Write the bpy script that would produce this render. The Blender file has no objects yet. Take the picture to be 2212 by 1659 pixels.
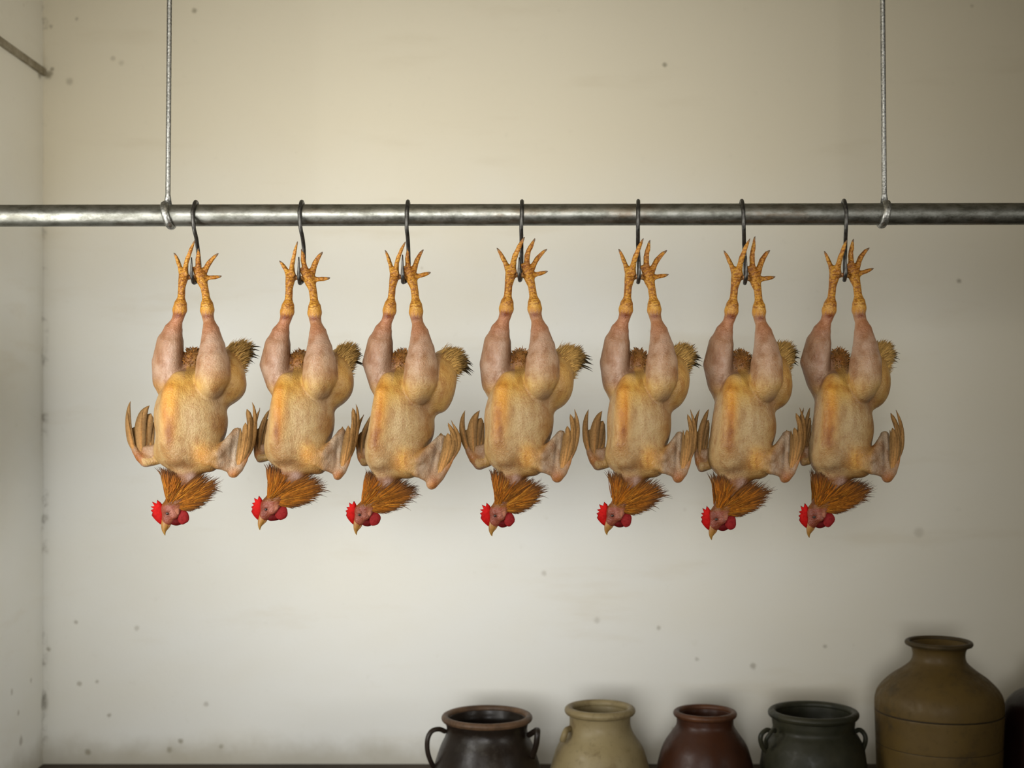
import bpy, bmesh, math, random
import numpy as np
from mathutils import Vector

scene = bpy.context.scene
COL = scene.collection

# ------------------------------------------------------------------ camera, world, light, exposure
ZC = 1.55                      # eye height
D0 = 3.0                       # camera to the plane of the hanging rail
FPX, CX, HY = 3000.0, 1106.0, 870.0   # focal length in pixels, image centre, horizon row
cam_d = bpy.data.cameras.new('camera')
cam = bpy.data.objects.new('camera', cam_d); COL.objects.link(cam)
cam.location = (0, -D0, ZC); cam.rotation_euler = (math.pi/2, 0, 0)
cam_d.sensor_width = 36.0; cam_d.lens = 36.0*FPX/2212.0
cam_d.shift_y = (HY-829.5)/2212.0
cam_d.clip_end = 60
cam_d.dof.use_dof = True; cam_d.dof.focus_distance = D0+0.0; cam_d.dof.aperture_fstop = 2.4
scene.camera = cam

wd = bpy.data.worlds.new('room_ambient'); scene.world = wd; wd.use_nodes = True
wd.node_tree.nodes['Background'].inputs['Color'].default_value = (1.0, 0.90, 0.70, 1)
wd.node_tree.nodes['Background'].inputs['Strength'].default_value = 0.10

def area(name, loc, target, size, size_y, power, color, spread=180):
    l = bpy.data.lights.new(name, 'AREA'); l.shape = 'RECTANGLE'; l.size = size; l.size_y = size_y
    l.energy = power; l.color = color; l.spread = math.radians(spread)
    o = bpy.data.objects.new(name, l); COL.objects.link(o); o.location = loc
    o.rotation_euler = (Vector(target)-Vector(loc)).to_track_quat('-Z', 'Y').to_euler()
    return o
area('added_front_key', (-1.00, -5.5, 1.95), (-0.18, 1.0, 1.64), 2.0, 2.0, 9.4, (1.0, 0.99, 0.97), 30)      # added front key behind the viewer, narrowed to pool on the wall
area('added_side_light', (-1.335, -0.48, 1.45), (0.6, 0.15, 1.42), 1.1, 1.2, 36, (1.0, 0.985, 0.945), 180)       # added side light, unseen, standing in for a left-hand window
area('ceiling_lamp', (-0.15, -1.3, 2.72), (-0.15, -0.9, 0.0), 1.2, 0.9, 5, (1.0, 0.86, 0.62), 180)             # shaded lamp overhead
area('added_right_fill', (2.9, -2.4, 1.6), (-1.35, 0.7, 1.65), 1.0, 1.2, 3.2, (1.0, 0.98, 0.93), 40)            # added weak fill from the right to brighten the left wall

vs = scene.view_settings
vs.view_transform = 'Standard'; vs.look = 'None'; vs.gamma = 1.0; vs.use_curve_mapping = False
vs.exposure = 0.32

# ------------------------------------------------------------------ helpers
def U(px, py, y=0.0):
    """image pixel at depth y (metres behind the rail plane) -> world point"""
    k = (D0+y)/FPX
    return np.array([(px-CX)*k, y, ZC+(HY-py)*k])

def Uarr(P):
    """(px, y in mm, py) rows -> world rows"""
    P = np.asarray(P, float); y = P[:, 1]/1000.0; k = (D0+y)/FPX
    return np.stack([(P[:, 0]-CX)*k, y, ZC+(HY-P[:, 2])*k], 1)

def sock(n, name, v):
    n.inputs[name].default_value = v

class Mat:
    """thin wrapper round a node tree"""
    def __init__(s, name, rough=0.5, spec=0.5, metal=0.0):
        s.m = bpy.data.materials.new(name); s.m.use_nodes = True
        s.nt = s.m.node_tree; s.b = s.nt.nodes['Principled BSDF']
        sock(s.b, 'Roughness', rough); sock(s.b, 'Specular IOR Level', spec); sock(s.b, 'Metallic', metal)
        s.co = s.nt.nodes.new('ShaderNodeTexCoord')
    def link(s, a, b): s.nt.links.new(a, b)
    def new(s, t): return s.nt.nodes.new(t)
    def noise(s, scale, detail=4, rough=0.55, vec=None, stretch=None):
        n = s.new('ShaderNodeTexNoise'); sock(n, 'Scale', scale); sock(n, 'Detail', detail); sock(n, 'Roughness', rough)
        v = vec or s.co.outputs['Object']
        if stretch:
            mp = s.new('ShaderNodeMapping'); mp.inputs['Scale'].default_value = stretch
            s.link(v, mp.inputs['Vector']); v = mp.outputs['Vector']
        s.link(v, n.inputs['Vector']); return n.outputs['Fac']
    def ramp(s, fac, a, b, lo=0.0, hi=1.0):
        n = s.new('ShaderNodeMapRange'); n.clamp = True; n.interpolation_type = 'SMOOTHSTEP'
        for k, v in (('From Min', a), ('From Max', b), ('To Min', lo), ('To Max', hi)): sock(n, k, v)
        s.link(fac, n.inputs['Value']); return n.outputs['Result']
    def mix(s, fac, a, b, mode='MIX'):
        n = s.new('ShaderNodeMix'); n.data_type = 'RGBA'; n.blend_type = mode
        for k, v in ((0, fac), (6, a), (7, b)):
            if hasattr(v, 'links') or isinstance(v, bpy.types.NodeSocket): s.link(v, n.inputs[k])
            elif k == 0: n.inputs[0].default_value = v
            else: n.inputs[k].default_value = (*v, 1)
        return n.outputs[2]
    def math(s, op, a, b=None):
        n = s.new('ShaderNodeMath'); n.operation = op
        for k, v in ((0, a), (1, b)):
            if v is None: continue
            if isinstance(v, bpy.types.NodeSocket): s.link(v, n.inputs[k])
            else: n.inputs[k].default_value = v
        return n.outputs[0]
    def base(s, v):
        if isinstance(v, bpy.types.NodeSocket): s.link(v, s.b.inputs['Base Color'])
        else: sock(s.b, 'Base Color', (*v, 1))
    def rough(s, v): s.link(v, s.b.inputs['Roughness'])
    def bump(s, h, strength=0.3, dist=0.002):
        n = s.new('ShaderNodeBump'); sock(n, 'Strength', strength); sock(n, 'Distance', dist)
        s.link(h, n.inputs['Height']); s.link(n.outputs['Normal'], s.b.inputs['Normal'])
    def attr(s, name='Col'):
        n = s.new('ShaderNodeVertexColor'); n.layer_name = name; return n.outputs['Color']
    def vor(s, scale, feature='F1', stretch=None, out='Distance'):
        n = s.new('ShaderNodeTexVoronoi'); n.feature = feature; sock(n, 'Scale', scale)
        v = s.co.outputs['Object']
        if stretch:
            mp = s.new('ShaderNodeMapping'); mp.inputs['Scale'].default_value = stretch
            s.link(v, mp.inputs['Vector']); v = mp.outputs['Vector']
        s.link(v, n.inputs['Vector']); return n.outputs[out]

def mesh_from(name, V, F, mat, parent=None, colors=None, smooth=True, loc=(0, 0, 0), label=None):
    me = bpy.data.meshes.new(name)
    V = np.asarray(V, float) - np.asarray(loc, float)
    me.from_pydata(V.tolist(), [], [tuple(f) for f in F])
    if smooth: me.polygons.foreach_set('use_smooth', [True]*len(me.polygons))
    if colors is not None:
        a = me.color_attributes.new('Col', 'FLOAT_COLOR', 'POINT')
        c = np.ones((len(V), 4), np.float32); colors = np.asarray(colors); c[:, :colors.shape[1]] = colors
        a.data.foreach_set('color', c.ravel())
    me.materials.append(mat); me.update()
    if name in ('comb', 'wattle', 'beak', 'lower_beak', 'claw', 'earlobe', 'eye'):
        bm = bmesh.new(); bm.from_mesh(me); bmesh.ops.recalc_face_normals(bm, faces=bm.faces); bm.to_mesh(me); bm.free()
    o = bpy.data.objects.new(name, me); COL.objects.link(o)
    if parent is not None: o.parent = parent
    else: o.location = loc
    if label: o['label'] = label
    return o

def tag(o, label, cat, group=None):
    o['label'] = label; o['category'] = cat
    if group: o['group'] = group
    return o

def empty(name, loc):
    o = bpy.data.objects.new(name, None); COL.objects.link(o); o.location = loc
    o.empty_display_size = 0.05
    return o

def box(x0, x1, y0, y1, z0, z1):
    V = [(x, y, z) for x in (x0, x1) for y in (y0, y1) for z in (z0, z1)]
    F = [(0, 1, 3, 2), (4, 6, 7, 5), (0, 4, 5, 1), (2, 3, 7, 6), (0, 2, 6, 4), (1, 5, 7, 3)]
    return V, F

def tube(pts, r, n=12, caps=True):
    """swept tube through points; r number or list"""
    P = np.asarray(pts, float); m = len(P)
    R = np.full(m, r) if np.isscalar(r) else np.asarray(r, float)
    T = np.gradient(P, axis=0); T /= np.linalg.norm(T, axis=1)[:, None]
    up = np.array([1.0, 0, 0]) if abs(T[0][0]) < 0.8 else np.array([0, 1.0, 0])
    V = []; N = up - T[0]*np.dot(up, T[0]); N /= np.linalg.norm(N)
    for i in range(m):
        N = N - T[i]*np.dot(N, T[i]); N /= np.linalg.norm(N); B = np.cross(T[i], N)
        for k in range(n):
            a = 2*math.pi*k/n
            V.append(P[i]+R[i]*(math.cos(a)*N+math.sin(a)*B))
    F = [(i*n+k, i*n+(k+1) % n, (i+1)*n+(k+1) % n, (i+1)*n+k) for i in range(m-1) for k in range(n)]
    if caps: F += [tuple(range(n))[::-1], tuple((m-1)*n+k for k in range(n))]
    return np.array(V), F

def smooth_path(pts, sub=6):
    P = np.asarray(pts, float); out = []
    Q = np.vstack([2*P[0]-P[1], P, 2*P[-1]-P[-2]])
    for i in range(1, len(Q)-2):
        for t in np.linspace(0, 1, sub, endpoint=False):
            a, b, c, d = Q[i-1], Q[i], Q[i+1], Q[i+2]
            out.append(0.5*((2*b)+(-a+c)*t+(2*a-5*b+4*c-d)*t*t+(-a+3*b-3*c+d)*t**3))
    out.append(P[-1]); return np.array(out)

def lathe(prof, n=64, center=(0, 0, 0), close_bottom=True):
    """prof: list of (radius, z) from outside bottom to inside bottom"""
    V = []; m = len(prof); cx, cy, cz = center
    for r, z in prof:
        for k in range(n):
            a = 2*math.pi*k/n
            V.append((cx+r*math.cos(a), cy+r*math.sin(a), cz+z))
    F = [(i*n+k, i*n+(k+1) % n, (i+1)*n+(k+1) % n, (i+1)*n+k) for i in range(m-1) for k in range(n)]
    if close_bottom: F += [tuple(range(n))[::-1], tuple((m-1)*n+k for k in range(n))]
    return np.array(V), F

# ------------------------------------------------------------------ room shell
YW = 1.0                                   # back wall
XL = U(93, 900, YW)[0]                     # left wall plane
XR = 3.3
ZB = U(0, 1650, YW)[2]                     # bench top height
ZT = 2.85

def wall_material(name, axis, spots, light=1.0):
    m = Mat(name, 0.75, 0.2)
    big = m.ramp(m.noise(0.9, 4, 0.6, stretch=(1, 1, 2.2)), 0.35, 0.68)
    c = m.mix(big, (0.735, 0.742, 0.715), (0.720, 0.712, 0.655))
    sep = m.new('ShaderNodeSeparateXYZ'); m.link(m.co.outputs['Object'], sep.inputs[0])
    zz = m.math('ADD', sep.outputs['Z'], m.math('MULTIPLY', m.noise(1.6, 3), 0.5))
    yel = m.ramp(zz, 1.95, 2.65)                                     # yellow stains higher up, with warm light falloff painted in
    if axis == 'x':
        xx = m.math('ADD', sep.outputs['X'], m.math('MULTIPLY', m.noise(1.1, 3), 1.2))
        c = m.mix(m.ramp(xx, 0.5, 2.6, 0, 0.85), c, (0.74, 0.685, 0.54))  # warm falloff of light to the right, painted into the wall colour
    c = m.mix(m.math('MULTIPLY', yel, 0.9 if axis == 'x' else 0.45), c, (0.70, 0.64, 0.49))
    streak = m.ramp(m.noise(3.0, 5, 0.6, stretch=(0.6, 0.6, 3.0)), 0.56, 0.75, 0, 0.22)
    c = m.mix(streak, c, (0.55, 0.48, 0.34))
    fine = m.ramp(m.noise(26, 5, 0.65), 0.60, 0.80, 0, 0.16)
    c = m.mix(fine, c, (0.42, 0.39, 0.30))
    specks = m.ramp(m.vor(7.0, out='Distance'), 0.05, 0.025)
    specks = m.math('MULTIPLY', specks, m.ramp(m.noise(3.1, 2), 0.5, 0.62, 0, 0.38))
    c = m.mix(specks, c, (0.33, 0.28, 0.19))
    tot = None
    wob = m.noise(70, 2)
    for (p, r, a) in spots:
        vd = m.new('ShaderNodeVectorMath'); vd.operation = 'DISTANCE'
        m.link(m.co.outputs['Object'], vd.inputs[0]); vd.inputs[1].default_value = p
        d = m.math('ADD', vd.outputs['Value'], m.math('MULTIPLY', wob, 0.010))
        s = m.ramp(d, r+0.006, r*0.35+0.004, 0, a)
        tot = s if tot is None else m.math('MAXIMUM', tot, s)
    if tot is not None: c = m.mix(tot, c, (0.16, 0.13, 0.07))
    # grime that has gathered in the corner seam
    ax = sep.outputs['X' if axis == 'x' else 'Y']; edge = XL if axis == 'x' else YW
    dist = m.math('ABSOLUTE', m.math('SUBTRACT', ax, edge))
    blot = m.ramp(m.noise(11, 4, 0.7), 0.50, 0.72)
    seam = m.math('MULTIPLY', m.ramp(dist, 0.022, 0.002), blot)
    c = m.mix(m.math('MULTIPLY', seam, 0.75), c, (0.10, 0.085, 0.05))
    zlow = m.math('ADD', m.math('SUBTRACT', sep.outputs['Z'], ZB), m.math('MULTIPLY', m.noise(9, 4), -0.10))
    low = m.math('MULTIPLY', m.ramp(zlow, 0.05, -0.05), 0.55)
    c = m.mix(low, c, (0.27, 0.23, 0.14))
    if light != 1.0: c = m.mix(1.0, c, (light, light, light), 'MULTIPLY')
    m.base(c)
    h = m.math('ADD', m.noise(5, 3), m.math('MULTIPLY', m.noise(60, 4), 0.25))
    m.bump(h, 0.35, 0.006)
    return m.m

def wp(px, py): return tuple(U(px, py, YW))
spots = [(wp(420, 23), .010, .55), (wp(1436, 140), .009, .6), (wp(2072, 606), .009, .6), (wp(150, 176), .014, .35), (wp(244, 126), .010, .3),
         (wp(262, 136), .010, .25), (wp(166, 40), .007, .4), (wp(110, 57), .008, .45), (wp(108, 158), .013, .6), (wp(104, 162), .015, .7), (wp(112, 150), .008, .6), (wp(164, 1344), .008, .45),
         (wp(105, 1403), .009, .55), (wp(172, 1477), .010, .45), (wp(210, 1472), .008, .5), (wp(236, 1545), .008, .5), (wp(295, 1357), .010, .3), (wp(445, 1521), .010, .35),
         (wp(366, 1620), .012, .5), (wp(390, 1601), .010, .6), (wp(190, 1625), .012, .6), (wp(478, 1613), .009, .5), (wp(1423, 1357), .008, .4), (wp(1627, 1439), .012, .45), (wp(1505, 1424), .008, .35),
         (wp(1783, 1396), .008, .45), (wp(1985, 1150), .020, .22), (wp(1290, 1340), .012, .25), (wp(1175, 1238), .010, .3)]
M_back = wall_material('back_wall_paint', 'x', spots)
lx = lambda py, y: tuple(np.array([XL, y, ZC+(HY-py)*(D0+y)/FPX]))
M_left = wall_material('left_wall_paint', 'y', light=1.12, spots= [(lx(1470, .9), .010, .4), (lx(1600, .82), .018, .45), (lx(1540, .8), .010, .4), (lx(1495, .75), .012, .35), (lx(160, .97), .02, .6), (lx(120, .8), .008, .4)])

def grid_wall(name, mat, o, u, v, nu, nv, thick):
    """plastered wall slab: front face is a fine, slightly uneven grid, with a real thickness behind it"""
    o, u, v = map(np.array, (o, u, v)); n = np.cross(u, v); n = n/np.linalg.norm(n)
    V = []; F = []
    for j in range(nv+1):
        for i in range(nu+1):
            V.append(o+u*i/nu+v*j/nv)
    W = nu+1
    for j in range(nv):
        for i in range(nu):
            F.append((j*W+i, j*W+i+1, (j+1)*W+i+1, (j+1)*W+i))
    b = len(V)
    for c in ((0, 0), (1, 0), (1, 1), (0, 1)): V.append(o+u*c[0]+v*c[1]-n*thick)
    F.append((b, b+3, b+2, b+1))
    ob = mesh_from(name, V, F, mat, smooth=False); ob['kind'] = 'structure'
    return ob
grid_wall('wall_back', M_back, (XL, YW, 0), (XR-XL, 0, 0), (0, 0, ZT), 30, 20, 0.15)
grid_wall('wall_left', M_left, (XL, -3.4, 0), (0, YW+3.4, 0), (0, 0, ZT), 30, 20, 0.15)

m = Mat('floor_concrete', 0.7, 0.3); m.base(m.mix(m.noise(3, 6), (0.16, 0.145, 0.12), (0.24, 0.22, 0.19))); m.bump(m.noise(30, 5), 0.2)
V, F = box(XL-0.15, XR, -3.4, YW+0.15, -0.1, 0.0)
o = mesh_from('floor', V, F, m.m, smooth=False); o['kind'] = 'structure'
m = Mat('ceiling_paint', 0.85, 0.1); m.base(m.mix(m.noise(2, 5), (0.42, 0.38, 0.29), (0.50, 0.46, 0.37))); m.bump(m.noise(20, 5), 0.2)
V, F = box(XL-0.15, XR, -3.4, YW+0.15, ZT, ZT+0.1)
o = mesh_from('ceiling', V, F, m.m, smooth=False); o['kind'] = 'structure'
# narrow plaster ledge running along the left wall
zt = U(100, 160, YW)[2]
m = Mat('grimy_ledge_paint', 0.8, 0.2); m.base(m.mix(m.ramp(m.noise(14, 5, 0.7), 0.35, 0.65), (0.36, 0.32, 0.24), (0.20, 0.17, 0.11))); m.bump(m.noise(40, 4), 0.4, 0.004)
V, F = box(XL, XL+0.010, -3.3, YW, zt-0.006, zt+0.014)
o = mesh_from('trim_1', V, F, m.m, smooth=False); o['kind'] = 'structure'

M_added_frame = Mat('added_frame_paint', 0.5, 0.4); M_added_frame.base((0.45, 0.43, 0.37))
wy0, wy1, wz0, wz1 = -1.06, 0.10, 0.80, 2.10  # added window frame, unseen, set around the left area light
fr = []; 
for (a0, a1, b0, b1) in ((wy0-.05, wy1+.05, wz0-.05, wz0), (wy0-.05, wy1+.05, wz1, wz1+.05), (wy0-.05, wy0, wz0, wz1), (wy1, wy1+.05, wz0, wz1), ((wy0+wy1)/2-.015, (wy0+wy1)/2+.015, wz0, wz1)):
    V, F = box(XL, XL+0.035, a0, a1, b0, b1); n0 = sum(len(v) for v, f in fr); fr.append((V, [tuple(i+n0 for i in q) for q in F]))
o = mesh_from('added_window_1', [p for v, f in fr for p in v], [q for v, f in fr for q in f], M_added_frame.m, smooth=False); o['kind'] = 'structure'

# ------------------------------------------------------------------ bench under the jars
m = Mat('bench_dark_wood', 0.6, 0.3)
g = m.noise(6, 6, 0.65, stretch=(0.35, 5, 5)); m.base(m.mix(m.ramp(g, 0.3, 0.7), (0.018, 0.012, 0.007), (0.055, 0.036, 0.02))); m.bump(g, 0.3, 0.003)
bench = empty('bench', (1.0, 0.72, 0)); BL = (1.0, 0.72, 0)
V, F = box(XL+0.002, 3.0, 0.33, YW-0.002, ZB-0.05, ZB); mesh_from('bench_top', V, F, m.m, bench, smooth=False, loc=BL)
for x in (XL+0.06, 0.8, 2.9):
    for y in (0.38, 0.93):
        V, F = box(x-0.035, x+0.035, y-0.035, y+0.035, 0, ZB-0.05); mesh_from('leg', V, F, m.m, bench, smooth=False, loc=BL)
V, F = box(XL+0.03, 2.93, 0.37, 0.40, ZB-0.14, ZB-0.05); mesh_from('apron', V, F, m.m, bench, smooth=False, loc=BL)
tag(bench, 'dark wooden bench along the back wall carrying the row of jars', 'bench')

# ------------------------------------------------------------------ hanging rail
m = Mat('galvanised_steel', 0.44, 0.5, 1.0)
n1 = m.noise(55, 5, 0.65, stretch=(0.5, 1, 1)); n2 = m.noise(260, 3, 0.6)
c = m.mix(m.ramp(n1, 0.38, 0.68), (0.27, 0.272, 0.245), (0.14, 0.14, 0.118))
rust = m.ramp(m.noise(14, 5, 0.7, stretch=(0.4, 1, 1)), 0.52, 0.75, 0, 0.6)
m.base(m.mix(rust, c, (0.16, 0.105, 0.06)))
m.rough(m.ramp(n2, 0.2, 0.8, 0.36, 0.52)); m.bump(n2, 0.16, 0.0008)
M_steel = m.m
BL0 = U(0, 466, 0); BR0 = U(2212, 462, 0)
def bar_z(px): return BL0[2]+(BR0[2]-BL0[2])*px/2212.0
def bar_py(px): return 466-4*px/2212.0
RB = 0.0235
rail = empty('hanging_rail', (0, 0, bar_z(1106))); RL = (0, 0, bar_z(1106))
sl = (BR0[2]-BL0[2])/(BR0[0]-BL0[0])
xs = np.linspace(XL, 2.2, 60)
V, F = tube([(x, 0, RL[2]+sl*x) for x in xs], RB, 40); mesh_from('rail_pipe', V, F, M_steel, rail, loc=RL)
m = Mat('rod_steel', 0.42, 0.5, 1.0); n2 = m.noise(220, 4, 0.6)
m.base(m.mix(m.ramp(n2, 0.35, 0.65), (0.42, 0.42, 0.395), (0.20, 0.20, 0.185))); m.bump(n2, 0.5, 0.0015)
M_rod = m.m
for (pt, pb, ring) in ((366, 362.5, (362, -0.0045)), (1906.5, 1910.5, (1910, 0.003))):
    a = U(pb, bar_py(pb), 0); b = U(pt, 0, 0); d = (b-a)/(b[2]-a[2])
    zs = np.linspace(RB-0.001, ZT-a[2]-0.004, 40)
    V, F = tube([a+d*z for z in zs], [0.0055+0.0035*math.exp(-((z-RB)/0.010)**2) for z in zs], 14)
    rod = mesh_from('hanger_rod', V, F, M_rod, rail, loc=RL)
    V, F = lathe([(0.028, 0), (0.028, 0.004), (0.012, 0.010), (0.0045, 0.010), (0.0045, 0)], 24, (b[0]+d[0]*(ZT-b[2]), 0, ZT-0.012), False)
    mesh_from('ceiling_flange', V, F, M_rod, rod, loc=RL)
    # band clamp wrapped round the pipe
    c0 = U(ring[0], bar_py(ring[0]), 0)
    pts = [c0+np.array([ring[1]*math.cos(t)*0.9-ring[1]*0.2, -(RB+0.002)*math.sin(t), (RB+0.002)*math.cos(t)]) for t in np.linspace(0, 2*math.pi, 41)]
    V, F = tube(pts, 0.0058, 10)
    V = np.array(V); V[:, 0] = c0[0]+(V[:, 0]-c0[0])*1.5
    mesh_from('band_clamp', V, F, M_rod, rail, loc=RL)
tag(rail, 'long grey galvanised steel pipe hung level on two thin rods', 'rail')

# ------------------------------------------------------------------ birds: reference form in (px, y mm, py) of the middle bird
class Field:
    def __init__(s, lo, hi, h):
        s.lo = np.array(lo, float); s.h = h
        s.n = np.ceil((np.array(hi)-s.lo)/h).astype(int)+1
        s.f = np.full(s.n, 60.0, np.float32)
    def sub(s, lo, hi, pad):
        a = np.maximum(np.floor((np.array(lo)-pad-s.lo)/s.h).astype(int), 0)
        b = np.minimum(np.ceil((np.array(hi)+pad-s.lo)/s.h).astype(int)+1, s.n)
        ax = [(s.lo[i]+s.h*np.arange(a[i], b[i])).astype(np.float32) for i in range(3)]
        return tuple(slice(a[i], b[i]) for i in range(3)), ax[0][:, None, None], ax[1][None, :, None], ax[2][None, None, :]
    def join(s, sl, d, k):
        a = s.f[sl]
        if k > 0:
            h = np.maximum(k-np.abs(a-d), 0)/k
            s.f[sl] = np.minimum(a, d)-h*h*k*0.25
        else: s.f[sl] = np.minimum(a, d)
    def ell(s, c, r, k=12, tilt=0.0):
        c = (c[0], c[2], c[1]); r = (r[0], r[2], r[1]); R = max(r) if tilt else 0
        lo = [c[i]-max(r[i], R) for i in range(3)]; hi = [c[i]+max(r[i], R) for i in range(3)]
        sl, X, Y, Z = s.sub(lo, hi, k+6)
        X = X-c[0]; Y = Y-c[1]; Z = Z-c[2]
        if tilt:
            ca, sa = math.cos(tilt), math.sin(tilt); X, Z = X*ca+Z*sa, -X*sa+Z*ca
        k0 = np.sqrt((X/r[0])**2+(Y/r[1])**2+(Z/r[2])**2)
        k1 = np.sqrt((X/r[0]**2)**2+(Y/r[1]**2)**2+(Z/r[2]**2)**2)+1e-6
        s.join(sl, k0*(k0-1)/k1, k)
    def chain(s, pts, k=5):
        """pts: (px, py, y, r) tapered tube"""
        P = [((p[0], p[2], p[1]), p[3]) for p in pts]
        lo = [min(p[0][i]-p[1] for p in P) for i in range(3)]; hi = [max(p[0][i]+p[1] for p in P) for i in range(3)]
        sl, X, Y, Z = s.sub(lo, hi, k+6)
        d = None
        for (a, ra), (b, rb) in zip(P[:-1], P[1:]):
            ba = [b[i]-a[i] for i in range(3)]; L = sum(v*v for v in ba)
            t = np.clip(((X-a[0])*ba[0]+(Y-a[1])*ba[1]+(Z-a[2])*ba[2])/L, 0, 1)
            e = np.sqrt((X-a[0]-ba[0]*t)**2+(Y-a[1]-ba[1]*t)**2+(Z-a[2]-ba[2]*t)**2)-(ra+(rb-ra)*t)
            d = e if d is None else np.minimum(d, e)
        s.join(sl, d, k)
    def tri(s, a, b, c, r, k=6):
        A, B, C = (np.array((p[0], p[2], p[1]), float) for p in (a, b, c))
        M = np.stack([A, B, C]); sl, X, Y, Z = s.sub(M.min(0)-r, M.max(0)+r, k+6)
        sh = np.broadcast(X, Y, Z).shape
        P = np.stack([np.broadcast_to(v, sh) for v in (X, Y, Z)], -1)
        n = np.cross(B-A, C-A); n /= np.linalg.norm(n)
        best = None; inside = np.ones(sh, bool)
        for p, q in ((A, B), (B, C), (C, A)):
            e = q-p; t = np.clip(((P-p)@e)/(e@e), 0, 1)
            dd = np.linalg.norm(P-p-t[..., None]*e, axis=-1); best = dd if best is None else np.minimum(best, dd)
            inside &= ((P-p)@np.cross(n, e)) >= 0
        pl = np.abs((P-A)@n)
        s.join(sl, (np.where(inside, pl, best)-r).astype(np.float32), k)
    def mesh(s):
        f = s.f; nx, ny, nz = f.shape; ins = f < 0
        idx = -np.ones((nx-1, ny-1, nz-1), np.int64)
        cnt = np.zeros(idx.shape, np.int8)
        for i in (0, 1):
            for j in (0, 1):
                for k in (0, 1): cnt += ins[i:nx-1+i, j:ny-1+j, k:nz-1+k]
        act = (cnt > 0) & (cnt < 8); C = np.argwhere(act); idx[act] = np.arange(len(C))
        S = np.zeros((len(C), 3)); N = np.zeros(len(C))
        corners = [(i, j, k) for i in (0, 1) for j in (0, 1) for k in (0, 1)]
        val = {c: f[C[:, 0]+c[0], C[:, 1]+c[1], C[:, 2]+c[2]].astype(float) for c in corners}
        for c in corners:
            for ax in range(3):
                if c[ax]: continue
                e = list(c); e[ax] = 1; e = tuple(e)
                v0, v1 = val[c], val[e]; x = (v0 < 0) != (v1 < 0)
                t = np.where(x, v0/np.where(x, v0-v1, 1), 0)
                p = np.tile(np.array(c, float), (len(C), 1)); p[:, ax] = t
                S[x] += p[x]; N[x] += 1
        V = s.lo+s.h*(C+S/N[:, None])
        F = []
        for ax in range(3):
            b, c = (ax+1) % 3, (ax+2) % 3
            a0 = [slice(None)]*3; a1 = [slice(None)]*3; a0[ax] = slice(0, -1); a1[ax] = slice(1, None)
            x = ins[tuple(a0)] != ins[tuple(a1)]
            I = np.argwhere(x); ok = (I[:, b] > 0) & (I[:, c] > 0) & (I[:, b] < f.shape[b]-1) & (I[:, c] < f.shape[c]-1); I = I[ok]
            q = []
            for db, dc in ((-1, -1), (0, -1), (0, 0), (-1, 0)):
                J = I.copy(); J[:, b] += db; J[:, c] += dc; q.append(idx[J[:, 0], J[:, 1], J[:, 2]])
            q = np.stack(q, 1); fl = ins[I[:, 0], I[:, 1], I[:, 2]]
            q[~fl] = q[~fl][:, ::-1]; F.append(q)
        F = np.concatenate(F)
        for _ in range(2):                               # light relaxation
            A = np.zeros_like(V); n = np.zeros(len(V))
            for k in range(4):
                np.add.at(A, F[:, k], V[F[:, (k+1) % 4]]); np.add.at(n, F[:, k], 1)
                np.add.at(A, F[:, k], V[F[:, (k-1) % 4]]); np.add.at(n, F[:, k], 1)
            V = V+0.4*(A/np.maximum(n, 1)[:, None]-V)
        return V, F

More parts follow.
